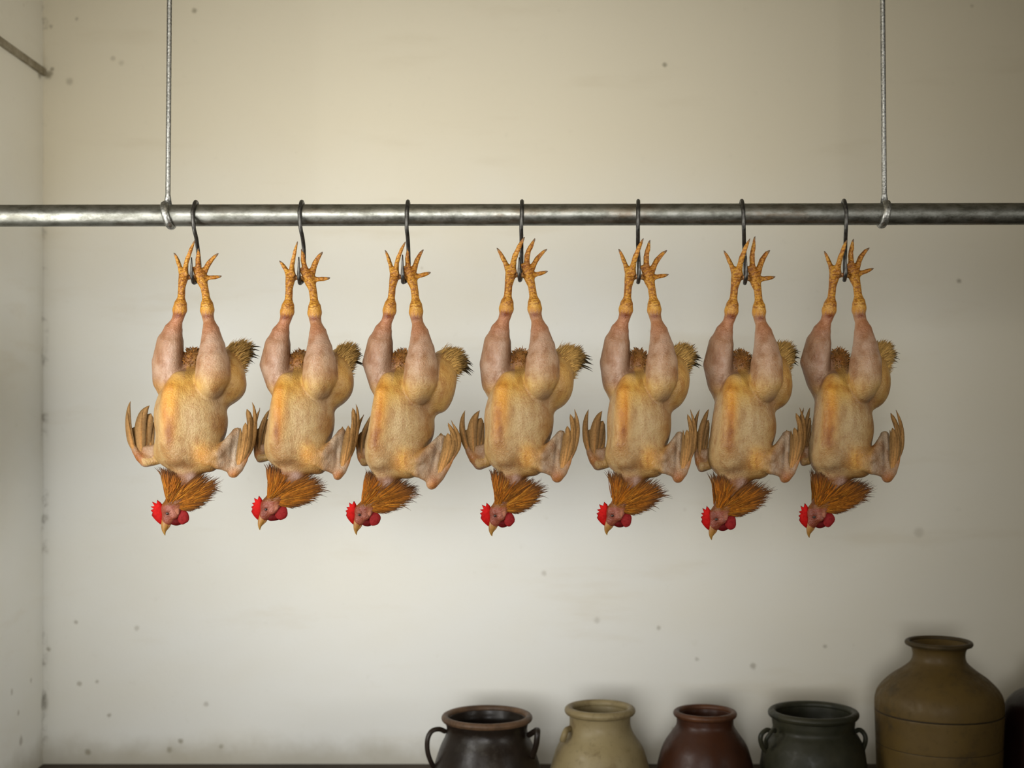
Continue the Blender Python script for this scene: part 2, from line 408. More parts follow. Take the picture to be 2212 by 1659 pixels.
def body_field():
    f = Field((984, -105, 500), (1268, 112, 1152), 2.1)
    # torso
    f.ell((1121, 906, 0), (75, 96, 70), 10)
    f.ell((1128, 858, 14), (60, 66, 60), 22)
    f.ell((1110, 966, -5), (64, 60, 64), 16)
    f.ell((1147, 988, -28), (36, 41, 38), 16)
    f.chain([(1099, 823, -30, 17), (1088, 845, -46, 20), (1082, 880, -55, 20), (1080, 950, -56, 20), (1092, 985, -48, 16)], 26)   # keel
    # rump and tail stump
    f.ell((1192, 826, 14), (47, 60, 54), 16)
    f.chain([(1196, 802, 30, 42), (1213, 783, 48, 31), (1233, 774, 72, 17)], 14)
    f.ell((1124, 790, 24), (25, 35, 30), 8)
    # near leg
    f.ell((1166, 822, -36), (33, 44, 42), 5)
    f.chain([(1170, 812, -40, 37), (1171.5, 780, -38, 35.5), (1171, 751, -32, 28.7), (1166, 715, -22, 20), (1160, 692, -15, 12.6), (1156.5, 679, -12, 13.4), (1155, 667, -10.5, 16.2),
             (1154, 655, -9, 14.2), (1152, 639, -7, 8.6), (1148.5, 617, -5, 8.3), (1144, 603, -4, 11), (1141.5, 590, -4, 12.5), (1141, 582, -6, 11)], 5)
    # far leg
    f.chain([(1084, 848, 26, 32), (1076, 825, 24, 36), (1070.5, 787, 15, 34.5), (1074.5, 742, 8, 29.5), (1080, 715, 5, 21), (1088, 692, 2, 12.6), (1092, 679, 1, 13.4), (1093.7, 667, 0, 16.4),
             (1095.2, 655, -1, 14.4), (1097, 639, -2, 8.5), (1098.5, 617, -3, 8.3), (1101, 603, -4, 10.5), (1103.5, 591, -4, 12.2), (1103.5, 582, -6, 11)], 4)
    # toes with joint swellings
    def toe(p, k=3): f.chain(p, k)
    toe([(1097, 581, -5, 7), (1091, 566, -6, 5.0), (1087, 559, -6, 5.3), (1082, 549, -8, 4.2), (1077, 541, -9, 3.2)])
    toe([(1107, 580, -12, 8), (1110, 562, -22, 6.0), (1113, 552, -24, 6.4), (1118, 541, -27, 5.2), (1122, 532, -29, 5.4), (1127, 523, -31, 4.0), (1129, 519, -32, 3.3)])
    toe([(1138, 580, -10, 8), (1138, 562, -14, 6.0), (1139, 552, -16, 6.3), (1142, 541, -18, 5.2), (1146, 534, -19, 5.4), (1150, 526, -20, 4.0), (1152, 522, -20, 3.4)])
    toe([(1149, 580, -6, 7), (1156, 566, -6, 5.4), (1161, 558, -6, 5.5), (1168, 550, -7, 4.4), (1175, 543, -8, 3.6)])
    toe([(1149, 595, -4, 7), (1161, 592, -5, 4.8), (1168, 590.5, -6, 4.9), (1177, 588, -7, 3.6)])
    toe([(1136, 588, -12, 7), (1131, 578, -14, 5), (1128, 572, -15, 3.6)])
    toe([(1110, 594, -4, 6), (1120, 594, -2, 4.8), (1132, 595, -3, 6)])
    f.ell((1110.5, 587, -13), (6, 6, 6), 4); f.ell((1100, 590, -13), (7, 8, 6), 4); f.ell((1143, 588, -13), (8, 10, 6), 4)
    # near wing arm
    f.chain([(1152, 994, -44, 22), (1170, 984, -50, 15), (1192, 961, -40, 10), (1209, 939, -26, 7.5)], 4)
    f.tri((1152, 1004, -58), (1213, 937, -24), (1203, 1026, -42), 7.5, 2.5)
    f.tri((1150, 985, -56), (1198, 962, -36), (1170, 1012, -52), 9, 3)
    f.chain([(1210, 939, -22, 7), (1208, 985, -34, 7), (1203.5, 1016, -40, 10.5), (1203.5, 1030, -41, 12.7), (1214, 1019, -39, 11.5), (1225, 1000, -35, 8.5), (1233, 978, -31, 6), (1239, 955, -28, 3.5)], 5)
    # far wing arm
    f.chain([(1070, 975, 14, 20), (1052, 996, 14, 13), (1036, 1001, 14, 14.2), (1024, 991, 15, 11), (1013, 976, 16, 7.5), (1005, 958, 17, 4.5)], 6)
    f.tri((1066, 960, 16), (1030, 968, 17), (1036, 1000, 14), 6, 6)
    # neck and head
    f.chain([(1110, 1005, -18, 36), (1106, 1030, -20, 29), (1099, 1062, -22, 24), (1088, 1088, -22, 21)], 10)
    f.ell((1112, 1060, 0), (37, 30, 25), 8, 0.5)
    f.ell((1077, 1107, -22), (20.5, 22, 15.5), 6)
    f.ell((1069, 1126, -22), (12.5, 13, 10.5), 6)
    f.ell((1070, 1108, -35), (5, 3, 3), 4)                            # brow over the eye
    f.ell((1083, 1118, -33), (7, 7, 4), 4)
    return f.mesh()

LM = {  # landmark: depth y, then its pixel in each of the seven birds
 'hkL': (0, [(388.9, 666.8), (620.5, 670.5), (841.4, 668.7), (1094, 664.4), (1351.9, 666.9), (1580.4, 668.7), (1790.4, 668.7)]),
 'hkR': (-10, [(448, 669.5), (680, 676), (898.3, 674), (1154.8, 666), (1413.3, 668.7), (1639, 674), (1856.4, 667)]),
 'plL': (-4, [(396.5, 593.6), (626.8, 592.7), (852, 592.7), (1103.8, 588.5), (1360.4, 592.7), (1591, 592.7), (1802, 589)]),
 'plR': (-4, [(432.6, 593.6), (666.6, 596.4), (886.6, 592.7), (1141.7, 588.5), (1401, 592.7), (1630, 596.4), (1844.7, 587.3)]),
 'tLo': (-6, [(378.8, 547.5), (606.5, 566.5), (834, 541), (1074.8, 536.4), (1337.8, 538.5), (1564, 542), (1781.4, 543)]),
 'tLm': (-31, [(422.7, 518.6), (644, 520.4), (877.5, 522), (1131.8, 514.4), (1389.3, 516.8), (1619.3, 518.6), (1828.4, 520.4)]),
 'tRm': (-20, [(424.5, 543), (648.5, 544), (876.5, 542), (1154.4, 518), (1401, 522), (1628, 512), (1841, 519)]),
 'tRo': (-6, [(474.2, 545.7), (699, 542), (915.5, 536.7), (1181.5, 538.8), (1441.7, 541), (1662.7, 542), (1878, 535.8)]),
 'hal': (-4, [(479.3, 598.1), (714.5, 602.7), (931.8, 589), (1182, 587.2), (1443, 594.6), (1674, 600), (1886, 580)]),
 'thL': (15, [(328, 781), (560, 788.7), (782, 784), (1036, 787), (1295.6, 784), (1518.6, 790), (1727.5, 784)]),
 'rump': (14, [(531, 812), (765, 816), (988, 816), (1240, 816), (1491, 816), (1710, 814), (1924, 816)]),
 'tail': (80, [(557.4, 768.6), (784, 775), (1022, 800), (1278, 790), (1515, 782.5), (1727.7, 774), (1943, 778)]),
 'wst': (0, [(497.7, 876), (731, 880), (947, 894), (1206, 884), (1458.5, 885), (1680.5, 886), (1889.5, 885)]),
 'wRb': (-28, [(504, 1032), (730, 1038), (932, 1062), (1203, 1044), (1464, 1044), (1693.8, 1044), (1915.6, 1043)]),
 'wRo': (-18, [(546.6, 972), (766, 972), (997.5, 966), (1244, 972), (1500, 972), (1736.6, 966), (1949, 969)]),
 'wRt': (-8, [(550, 866), (774, 868.6), (975, 914), (1240, 884), (1489, 886.6), (1725, 886), (1931.5, 886)]),
 'wLb': (14, [(317, 1010), (565, 1000), (792, 1008), (1038, 1017), (1293.5, 1018), (1516.6, 1022), (1737.6, 1007)]),
 'wLo': (17, [(277, 960), (549, 958), (770, 962), (999, 961), (1262, 962), (1499, 962), (1729, 958)]),
 'wLt': (20, [(280.7, 868), (562, 884), (788, 895), (1002, 886), (1272, 882), (1512, 883), (1737, 882)]),
 'bel': (0, [(335, 947.6), (569.7, 944), (786, 954.6), (1046, 940), (1310, 954.6), (1528.4, 957), (1745, 954.6)]),
 'tl': (0, [(362, 816), (595, 819), (816.7, 816), (1072, 817), (1331, 822), (1556.5, 822), (1768, 820)]),
 'cro': (-22, [(346.7, 1086), (563.6, 1077), (767.5, 1089), (1057, 1092), (1311, 1089), (1531, 1098.7), (1742, 1092)]),
 'bek': (-22, [(356.7, 1156.8), (560.8, 1145), (770, 1155.7), (1062.8, 1158.4), (1311, 1155.7), (1537, 1166.6), (1748, 1161.5)]),
 'wat': (-26, [(407.7, 1116), (621, 1107.5), (821, 1119.6), (1110, 1121), (1363, 1124), (1589, 1128), (1800.7, 1121)]),
 'com': (-22, [(326.9, 1099), (544, 1092), (747, 1100), (1038, 1106), (1289.8, 1107), (1515, 1114), (1726, 1112)]),
 'nkL': (-15, [(356.7, 1012), (583, 1002), (798, 1015), (1068.5, 1014), (1322.5, 1018), (1543, 1022), (1753.5, 1015)]),
 'hkl': (0, [(472.4, 1040), (706, 1050), (910.7, 1049), (1186, 1052), (1446, 1057), (1667, 1060), (1888, 1046)]),
 'bbR': (-30, [(454, 1021), (689.7, 1026), (880, 1035), (1150, 1030), (1411, 1033), (1641, 1036), (1860, 1034)]),
}
KEYS = list(LM)
def landmarks(k): return np.array([U(LM[q][1][k][0], LM[q][1][k][1], LM[q][0]/1000.0) for q in KEYS])
REF = landmarks(3)
def make_warp(k):
    if k == 3: return lambda P: P
    T = landmarks(k); n = len(KEYS); D = T-REF; D[:, 1] = 0
    K = np.linalg.norm(REF[:, None]-REF[None], axis=2)
    A = np.zeros((n+3, n+3)); A[:n, :n] = K-0.004*np.eye(n)
    Q = np.stack([np.ones(n), REF[:, 0]-0.02, REF[:, 2]-ZC], 1); A[:n, n:] = Q; A[n:, :n] = Q.T
    W = np.linalg.solve(A, np.vstack([D, np.zeros((3, 3))]))
    def w(P):
        out = np.empty_like(P)
        for s in range(0, len(P), 20000):
            p = P[s:s+20000]; B = np.linalg.norm(p[:, None]-REF[None], axis=2)
            out[s:s+20000] = p+B@W[:n]+np.stack([np.ones(len(p)), p[:, 0]-0.02, p[:, 2]-ZC], 1)@W[n:]
        return out
    return w

# --- colours of skin and plumage (pigment, plus painted knee shadow and drumstick highlights)
def blob(P, px, py, rx, ry, y0=None, ry_=None):
    d = ((P[:, 0]-px)/rx)**2+((P[:, 2]-py)/ry)**2
    if y0 is not None: d = d+((P[:, 1]-y0)/ry_)**2
    return np.exp(-d)
def sst(x, a, b):
    t = np.clip((x-a)/(b-a), 0, 1); return t*t*(3-2*t)
def lay(C, w, col): return C+(np.asarray(col)-C)*w[:, None]
def body_colors(P, sd):
    rng = np.random.default_rng(sd)
    j = lambda a: rng.normal(0, a)
    px, y, py = P[:, 0], P[:, 1], P[:, 2]
    C = np.tile((0.43, 0.302, 0.148), (len(P), 1)).astype(float)
    C = lay(C, 0.85*blob(P, 1108, 828, 46, 34), (0.58, 0.36, 0.10))                 # yellow fat below the vent
    C = lay(C, 0.95*blob(P, 1222, 800, 42, 58), (0.47, 0.285, 0.105))                # yellow rump
    C = lay(C, 0.9*blob(P, 1084+j(2), 872, 17, 66, -60, 70), (0.55, 0.265, 0.055))  # orange along the keel
    C = lay(C, (0.9+j(.08))*blob(P, 1080+j(2), 932+j(8), 9, 28, -60, 70), (0.27, 0.105, 0.022))
    C = lay(C, 0.6*blob(P, 1074+j(4), 900+j(14), 6, 34, -60, 70), (0.42, 0.18, 0.035))
    C = lay(C, 0.55*blob(P, 1055, 900, 10, 70, -20, 60), (0.45, 0.31, 0.18))
    C = lay(C, 0.65*blob(P, 1130, 912, 30, 55, -60, 70), (0.37, 0.275, 0.155))
    C = lay(C, 0.85*blob(P, 1137, 984, 17, 24, -60, 60), (0.58, 0.32, 0.055))       # pin-feather tuft on the breast
    C = lay(C, 0.85*blob(P, 1190, 935, 20, 40), (0.25, 0.115, 0.03))                # flank
    C = lay(C, 0.6*blob(P, 1055, 995, 22, 30, -10, 60), (0.36, 0.225, 0.08))
    C = lay(C, 0.6*blob(P, 1100, 985, 34, 30, -60, 70), (0.33, 0.24, 0.14))
    C = lay(C, 0.7*blob(P, 1100, 1010, 24, 16, -50, 60), (0.24, 0.15, 0.09))
    C = lay(C, 0.7*blob(P, 1150, 1022, 40, 10), (0.26, 0.14, 0.05))
    C = lay(C, 0.65*blob(P, 1206, 858, 36, 30), (0.28, 0.155, 0.045))
    C = lay(C, 0.6*blob(P, 1178, 880, 14, 26, -40, 60), (0.40, 0.29, 0.19))
    C = lay(C, (0.85+j(.08))*blob(P, 1080+j(2), 932+j(8), 7, 24, -70, 60), (0.20, 0.072, 0.014))
    C = lay(C, (0.5+j(.2))*blob(P, 1084+j(3), 885+j(12), 4, 42, -60, 60), (0.38, 0.145, 0.022))
    # legs: pinkish drumsticks
    leg = np.maximum(sst(py, 835, 800)*blob(P, 1171, 760, 60, 110, -40, 45)*1.3, np.where((px < 1112) & (y > -45), sst(py, 850, 815)*(y > -28), 0)).clip(0, 1)*(py < 852)
    leg = leg*np.where((px > 1112) & (px < 1134), 0, 1)*np.where(px > 1209, 0, 1)
    C = lay(C, leg*0.9, (0.385, 0.265, 0.198))
    C = lay(C, leg*0.75*sst(py, 745, 690), (0.36, 0.15, 0.07))
    C = lay(C, 0.5*blob(P, 1072, 770, 12, 40, -5, 40), (0.53, 0.40, 0.345)); C = lay(C, 0.4*blob(P, 1168, 760, 12, 40, -70, 40), (0.55, 0.41, 0.335))  # highlights down both drumsticks, painted into the skin colour
    C = lay(C, 0.75*blob(P, 1176, 856, 24, 17, -50, 50), (0.20, 0.12, 0.07))         # shadow in the knee fold, painted into the skin
    # scaly shanks and toes
    sh = sst(py+3*np.sin(px*0.9)+2*np.sin(px*2.3), 680, 666)
    C = lay(C, sh, (0.50, 0.265, 0.06))
    C = lay(C, 0.92*np.maximum(blob(P, 1092.5, 679, 11, 5.5), blob(P, 1156, 680, 11, 5.5))*(y < 6), (0.15, 0.038, 0.012))
    C = lay(C, 0.5*np.maximum(blob(P, 1093, 660, 9, 8), blob(P, 1154, 660, 9, 8))*(y < 0), (0.70, 0.47, 0.18))
    C = lay(C, sh*0.5*blob(P, 1122, 540, 60, 16), (0.60, 0.29, 0.09))
    C = lay(C, 0.8*blob(P, 1121, 594, 8, 7), (0.72, 0.56, 0.40))
    # wings
    wr = sst(px, 1162, 1176)*sst(py, 928, 934)*(py > 928)*(py < 1060)
    wr = wr*sst(px-(1158+(992-py).clip(0, 100)*0.62), 0, 9)
    C = lay(C, wr, (0.38, 0.295, 0.215))
    C = lay(C, wr*0.85*blob(P, 1199-(P[:, 2]-975)*0.12, 972, 3.5, 40), (0.15, 0.095, 0.055)); C = lay(C, wr*0.7*blob(P, 1204, 1000, 3, 30), (0.50, 0.41, 0.32))
    C = lay(C, 0.9*np.maximum(blob(P, 1207, 1034, 16, 16), blob(P, 1232, 995, 13, 26)), (0.40, 0.18, 0.06))
    wl = ((px < 1048) & (py > 930) & (y > 3)).astype(float)
    C = lay(C, wl*0.9, (0.33, 0.235, 0.16)); C = lay(C, wl*blob(P, 1020, 992, 18, 20), (0.36, 0.165, 0.06))
    # neck, face
    nk = sst(py, 1018, 1032)*(px < 1170)
    C = lay(C, 0.85*blob(P, 1122, 774, 24, 30, 10, 50), (0.22, 0.085, 0.018))
    C = lay(C, nk, (0.16, 0.06, 0.010)); C = lay(C, 0.9*blob(P, 1115, 1036, 9, 12, -45, 40), (0.36, 0.25, 0.21))
    hd = sst(py, 1093, 1100)*(px < 1105)
    C = lay(C, hd, (0.20, 0.058, 0.036)); C = lay(C, 0.7*blob(P, 1069.6, 1114, 7, 6, -36, 20), (0.10, 0.03, 0.02))
    C = lay(C, 0.75*blob(P, 1089, 1106, 5, 9, -34, 20), (0.40, 0.21, 0.13))
    C = lay(C, 0.5*blob(P, 1078, 1112, 4, 9, -36, 20), (0.42, 0.19, 0.14))
    C = C.clip(0.005, 0.95); L = C.mean(1, keepdims=True); C = (L+(C-L)*1.15)*0.78
    return np.hstack([C.clip(0.003, 0.95), np.where(py < 690, 1-sst(py, 655, 664), 0)[:, None]])

def skin_mat():
    m = Mat('plucked_skin', 0.40, 0.32)
    vc = m.new('ShaderNodeVertexColor'); vc.layer_name = 'Col'; c = vc.outputs['Color']; sc = vc.outputs['Alpha']
    n0 = m.noise(22, 4, 0.6); n1 = m.noise(62, 5, 0.6, stretch=(1, 1, 0.4)); n2 = m.noise(190, 4, 0.6); v = m.vor(300)
    c = m.mix(m.ramp(n0, 0.40, 0.66, 0, 0.70), c, (0.66, 0.47, 0.28), 'MULTIPLY')
    c = m.mix(m.ramp(n1, 0.44, 0.68, 0, 0.55), c, (0.62, 0.43, 0.26), 'MULTIPLY')
    c = m.mix(m.ramp(n2, 0.50, 0.74, 0, 0.34), c, (0.52, 0.36, 0.24), 'MULTIPLY')
    pim = m.math('MULTIPLY', m.ramp(v, 0.30, 0.08, 0, 0.55), m.ramp(n0, 0.40, 0.60))
    c = m.mix(pim, c, (1.75, 1.5, 1.25), 'MULTIPLY')
    red = m.math('MULTIPLY', m.ramp(m.vor(210), 0.34, 0.12, 0, 0.6), m.ramp(m.noise(16, 3), 0.44, 0.6))
    c = m.mix(red, c, (0.72, 0.42, 0.28), 'MULTIPLY')
    # scutes of the shanks and toes
    ring = m.vor(1.0, stretch=(150, 150, 260)); edge = m.ramp(ring, 0.42, 0.72)
    c = m.mix(m.math('MULTIPLY', m.math('MULTIPLY', edge, sc), 0.75), c, (0.42, 0.26, 0.14), 'MULTIPLY')
    m.base(c)
    h = m.math('ADD', m.math('MULTIPLY', v, 0.6), n2)
    h = m.math('SUBTRACT', h, m.math('MULTIPLY', m.math('MULTIPLY', ring, sc), 1.5))
    m.bump(h, 0.55, 0.0022)
    m.rough(m.ramp(n2, 0.3, 0.7, 0.34, 0.58))
    return m.m
M_skin = skin_mat()
def feather_mat():
    m = Mat('plumage', 0.6, 0.08); c = m.attr()
    n = m.noise(240, 3, 0.6); c = m.mix(m.ramp(n, 0.4, 0.7, 0, 0.45), c, (0.45, 0.35, 0.25), 'MULTIPLY'); m.base(c); m.bump(n, 0.3, 0.001)
    return m.m
M_feather = feather_mat()
m = Mat('comb_skin', 0.5, 0.04); c = m.attr(); n = m.noise(180, 4); m.base(m.mix(m.ramp(n, 0.4, 0.7, 0, 0.5), c, (0.5, 0.25, 0.25), 'MULTIPLY')); m.bump(n, 0.5, 0.002); M_comb = m.m
m = Mat('horn', 0.4, 0.3); c = m.attr(); n = m.noise(120, 4, 0.6); m.base(m.mix(m.ramp(n, 0.4, 0.7, 0, 0.5), c, (0.5, 0.35, 0.2), 'MULTIPLY')); M_horn = m.m
m = Mat('eye_dark', 0.25, 0.5); m.base((0.02, 0.009, 0.006)); M_eye = m.m

def ellipsoid(c, r, nu=20, nv=12, wob=0.0, seed=0):
    """c=(px,py,y) r=(rx,rpy,ry)"""
    V = []; F = []; rng = random.Random(seed); ph = [rng.uniform(0, 6.28) for _ in range(3)]
    for j in range(nv+1):
        t = math.pi*j/nv
        for i in range(nu):
            a = 2*math.pi*i/nu; s = 1+wob*(math.sin(3*a+ph[0])+math.sin(5*a+ph[1])*0.6)*math.sin(t)
            V.append((c[0]+r[0]*s*math.sin(t)*math.cos(a), c[2]+r[2]*math.cos(t), c[1]+r[1]*s*math.sin(t)*math.sin(a)))
    for j in range(nv):
        for i in range(nu): F.append((j*nu+i, j*nu+(i+1) % nu, (j+1)*nu+(i+1) % nu, (j+1)*nu+i))
    return np.array(V), F

def blade(p0, p1, p2, w, col0, col1, normal=(0, -1, 0), seg=7, tipw=0.0, cup=0.25, twist=0.0, round_tip=False, rachis=None, fall=2.2, edge=(0.92, 0.92)):
    """one feather vane along a quadratic curve: three vertices across, raised shaft"""
    p0, p1, p2 = (np.array((p[0], p[2], p[1]), float) for p in (p0, p1, p2)); nrm = np.array(normal, float)
    V = []; C = []; F = []
    for i in range(seg+1):
        t = i/seg; p = (1-t)**2*p0+2*t*(1-t)*p1+t*t*p2; d = 2*(1-t)*(p1-p0)+2*t*(p2-p1); d /= np.linalg.norm(d)+1e-9
        s = np.cross(d, nrm); s /= np.linalg.norm(s)+1e-9; nn = np.cross(s, d)
        if round_tip: ww = w*(0.35+0.65*min(1, t*3))*math.sqrt(max(0.0, 1-max(0, (t-0.72)/0.28)**2.2))
        else: ww = w*min(1, 0.45+t*2)*(1-t**fall)
        ww = max(ww, 0.12)
        c = np.array(col0)+(np.array(col1)-np.array(col0))*t**1.6
        rc = c if rachis is None else np.array(rachis)
        V += [p-s*ww, p+nn*cup*w, p+s*ww]; C += [c*edge[0], rc, c*edge[1]]
    for i in range(seg):
        a = i*3; F += [(a, a+1, a+4, a+3), (a+1, a+2, a+5, a+4)]
    return np.array(V), F, np.array(C)

def merge(parts):
    V = []; F = []; C = []; o = 0
    for v, f, c in parts:
        V.append(v); C.append(c); F += [tuple(i+o for i in q) for q in f]; o += len(v)
    return np.vstack(V), F, np.vstack(C)

def hackle(seed):
    r = random.Random(seed); parts = []
    reach = [(0, 88), (20, 88), (38, 92), (52, 108), (66, 124), (78, 98), (90, 66), (100, 44)]
    def R(a):
        for (a0, r0), (a1, r1) in zip(reach[:-1], reach[1:]):
            if a <= a1: return r0+(r1-r0)*(a-a0)/(a1-a0)
        return reach[-1][1]
    n = 1500
    for i in range(n):
        side = -1 if r.random() < 0.66 else 1
        a = r.uniform(-4, 99); Rm = R(max(a, 0))
        lay_ = r.random()
        rho = 10+(Rm-28)*(lay_**0.8)*0.72
        L = r.uniform(34, 66); end = min(rho+L, Rm*r.uniform(0.90, 1.05)); L = end-rho
        if L < 9: continue
        ar = math.radians(a); b = ar+math.radians(r.uniform(-5, 5)); c0 = (1070, 1101)
        def th(aa, q):                          # half thickness of the plume
            u = (math.degrees(aa)-46)/60; v = q/Rm
            return (29+14*max(0, 1-math.degrees(aa)/55))*math.sqrt(max(0.03, 1-u*u))*min(1, 0.62+v*0.9)*(1-0.35*max(0, v-0.6)/0.4)
        pt = lambda aa, q, y: (c0[0]+q*math.sin(aa), c0[1]-q*math.cos(aa), y)
        y0 = -20+side*th(ar, rho)*r.uniform(0.75, 1.0); y2 = -20+side*th(b, end)*r.uniform(0.65, 1.02)
        tip = pt(b, end, y2)
        if side < 0 and ((tip[0]-1117)/15)**2+((tip[1]-1030)/17)**2 < 1 and r.random() < 0.9: continue
        if tip[1] < 1012 and tip[0] > 1072: continue
        if tip[1] < 1024 and tip[0] > 1090 and side < 0 and r.random() < .7: continue
        mid = pt((ar+b)/2+math.radians(r.uniform(-3, 3)), (rho+end)/2, (y0+y2)/2+side*3)
        g = r.uniform(0.35, 1.25); dk = 0.25+0.75*max(0, (a-55)/45)
        c0_ = np.array((0.2460, 0.0813, 0.0049))*g
        if a < 40: c0_ = np.array((0.2788, 0.0843, 0.0036))*g
        if r.random() < 0.15: c0_ = np.array((0.3116, 0.1279, 0.0121))*g
        c1_ = c0_*(0.85-0.35*dk) if end < Rm*0.86 else np.array((0.06, 0.026, 0.012))
        parts.append(blade(pt(ar, rho, y0), mid, tip, r.uniform(0.7, 1.5), c0_, c1_, (0.15*r.uniform(-1, 1), side, 0.1), 8, cup=0.12))
    # loose dark tips sticking out past the plume
    for k in range(20):
        a = r.choice([r.uniform(48, 84), r.uniform(58, 74), r.uniform(-6, 6)]); Rm = R(max(a, 0)); ar = math.radians(a)
        q0, q1 = Rm*0.62, Rm*r.uniform(0.96, 1.06); d = math.radians(r.uniform(2, 12)) if a > 20 else math.radians(r.uniform(-9, -2))
        y = -20+r.uniform(-18, 16)
        pt = lambda aa, q: (1070+q*math.sin(aa), 1101-q*math.cos(aa), y)
        parts.append(blade(pt(ar, q0), pt(ar, (q0+q1)/2), pt(ar+d, q1), r.uniform(1.1, 1.8), (0.22, 0.09, 0.02), (0.03, 0.016, 0.01), (0, -1, 0.2), 6))
    return merge(parts)

def tail_tuft(seed):
    r = random.Random(seed); parts = []
    cs = [(1196, 802, 30, 42), (1213, 783, 48, 31.5), (1233, 774, 72, 17.5)]
    for i in range(1500):
        u = r.uniform(0.15, 2.15); k = min(int(u), 1); f = u-k; c = [cs[k][j]+(cs[k+1][j]-cs[k][j])*f for j in range(4)]
        while True:
            d = [r.gauss(0, 1) for _ in range(3)]; n = math.sqrt(sum(v*v for v in d)); d = [v/n for v in d]
            if d[0]+d[1] > -0.55 and d[0] > -0.6: break        # d = (right, up, towards the viewer)
        R = max(c[3], 8)*0.985; b = (c[0]+R*d[0], c[1]-R*d[1], c[2]-R*d[2])
        if b[0] < 1202 or b[1] > 826: continue
        ax = (0.80, 0.34, -0.50); q = 0.42 if u < 1.4 else 0.62
        v = [ax[j]+q*d[j]+r.uniform(-.28, .28) for j in range(3)]; n = math.sqrt(sum(w*w for w in v)); L = r.uniform(10, 24)*(0.75 if u < 0.9 else 1.0)
        tip = (b[0]+L*v[0]/n, b[1]-L*v[1]/n, b[2]-L*v[2]/n)
        if tip[0] > 1272: continue
        mid = ((b[0]+tip[0])/2+r.uniform(-1.5, 1.5), (b[1]+tip[1])/2-r.uniform(0, 3), (b[2]+tip[2])/2-2.5*d[2])
        g = r.uniform(0.6, 1.25); c0 = np.array((0.46, 0.275, 0.08))*g
        c1 = np.array((0.04, 0.028, 0.016)) if (tip[0] > 1256 and r.random() < .7) else c0*r.uniform(0.6, 1.05)
        parts.append(blade(b, mid, tip, r.uniform(0.6, 1.5), c0, c1, (d[0]+r.uniform(-.3, .3), -max(d[2], .2), -d[1]), 5, cup=0.15))
    for i in range(14):                                           # curved black quills at the end
        w = r.uniform(-1, 1); b = (1240+r.uniform(-4, 4), 778+w*12, 76); tip = (1270+r.uniform(-6, 12), 786+w*17+r.uniform(-4, 6), 82)
        parts.append(blade(b, ((b[0]+tip[0])/2+3, (b[1]+tip[1])/2-5, 80), tip, r.uniform(1.6, 2.7), (0.07, 0.05, 0.022), (0.008, 0.008, 0.007), (0, -1, .2), 7))
    return merge(parts)

def vent_fluff(seed):
    """a soft mound of short brown down between the thighs"""
    r = random.Random(seed); parts = []
    for i in range(700):
        th = r.uniform(0, math.pi); ph = r.uniform(-0.3, math.pi+0.3)
        d = (math.cos(th), math.sin(th)*math.sin(ph), -math.sin(th)*math.cos(ph))     # px, up, depth
        if d[1] < -0.25: continue
        b = (1124+25*d[0], 790-35*d[1], 24+30*d[2]*-1); L = r.uniform(5, 11)
        tip = (b[0]+L*(0.6*d[0]+r.uniform(-.5, .5)), b[1]-L*(0.6*d[1]+r.uniform(-.4, .4)), b[2]-L*0.6*d[2])
        mid = ((b[0]+tip[0])/2+r.uniform(-2.5, 2.5), (b[1]+tip[1])/2+r.uniform(-2.5, 1), (b[2]+tip[2])/2-2*d[2])
        g = r.uniform(0.35, 1.25); c0 = np.array((0.3024, 0.1302, 0.0294))*g
        if b[1] > 786: c0 = np.array((0.3528, 0.2016, 0.0630))*g
        if abs(d[0]) > 0.75: c0 = c0*0.5
        parts.append(blade(b, mid, tip, r.uniform(0.6, 1.5), c0, c0*r.uniform(.5, 1), (d[0]+r.uniform(-.4, .4), -0.8, -d[1]), 4, cup=0.15))
    return merge(parts)

WR = [  # near wing primaries: base, control, tip, half width
 ((1222, 1008, -34), (1261, 940, -28), (1240, 883, -20), 6.4), ((1219, 1012, -40), (1251, 945, -36), (1231, 893, -24), 6.0), ((1216, 1016, -44), (1241, 958, -41), (1234, 912, -30), 6.4),
 ((1213, 1020, -46), (1232, 965, -45), (1227, 923, -34), 7.0), ((1210, 1022, -46), (1222, 972, -44), (1220, 930, -30), 7.4), ((1206, 1020, -42), (1213, 972, -37), (1211, 929, -20), 7.6),
 ((1221, 1006, -29), (1250, 945, -20), (1238, 902, -12), 6.5)]
WL = [  # far wing primaries
 ((1014, 982, 12), (988, 925, 16), (1003, 885, 20), 7.2), ((1017, 984, 18), (1003, 948, 24), (1009, 929, 26), 6.5), ((1026, 992, 14), (1008, 918, 20), (1037.5, 883, 26), 11.5),
 ((1032, 992, 18), (1025, 935, 24), (1039, 903, 30), 10), ((1040, 990, 18), (1034, 948, 26), (1046, 915, 32), 9), ((1022, 988, 20), (1013, 950, 27), (1024, 912, 30), 9)]
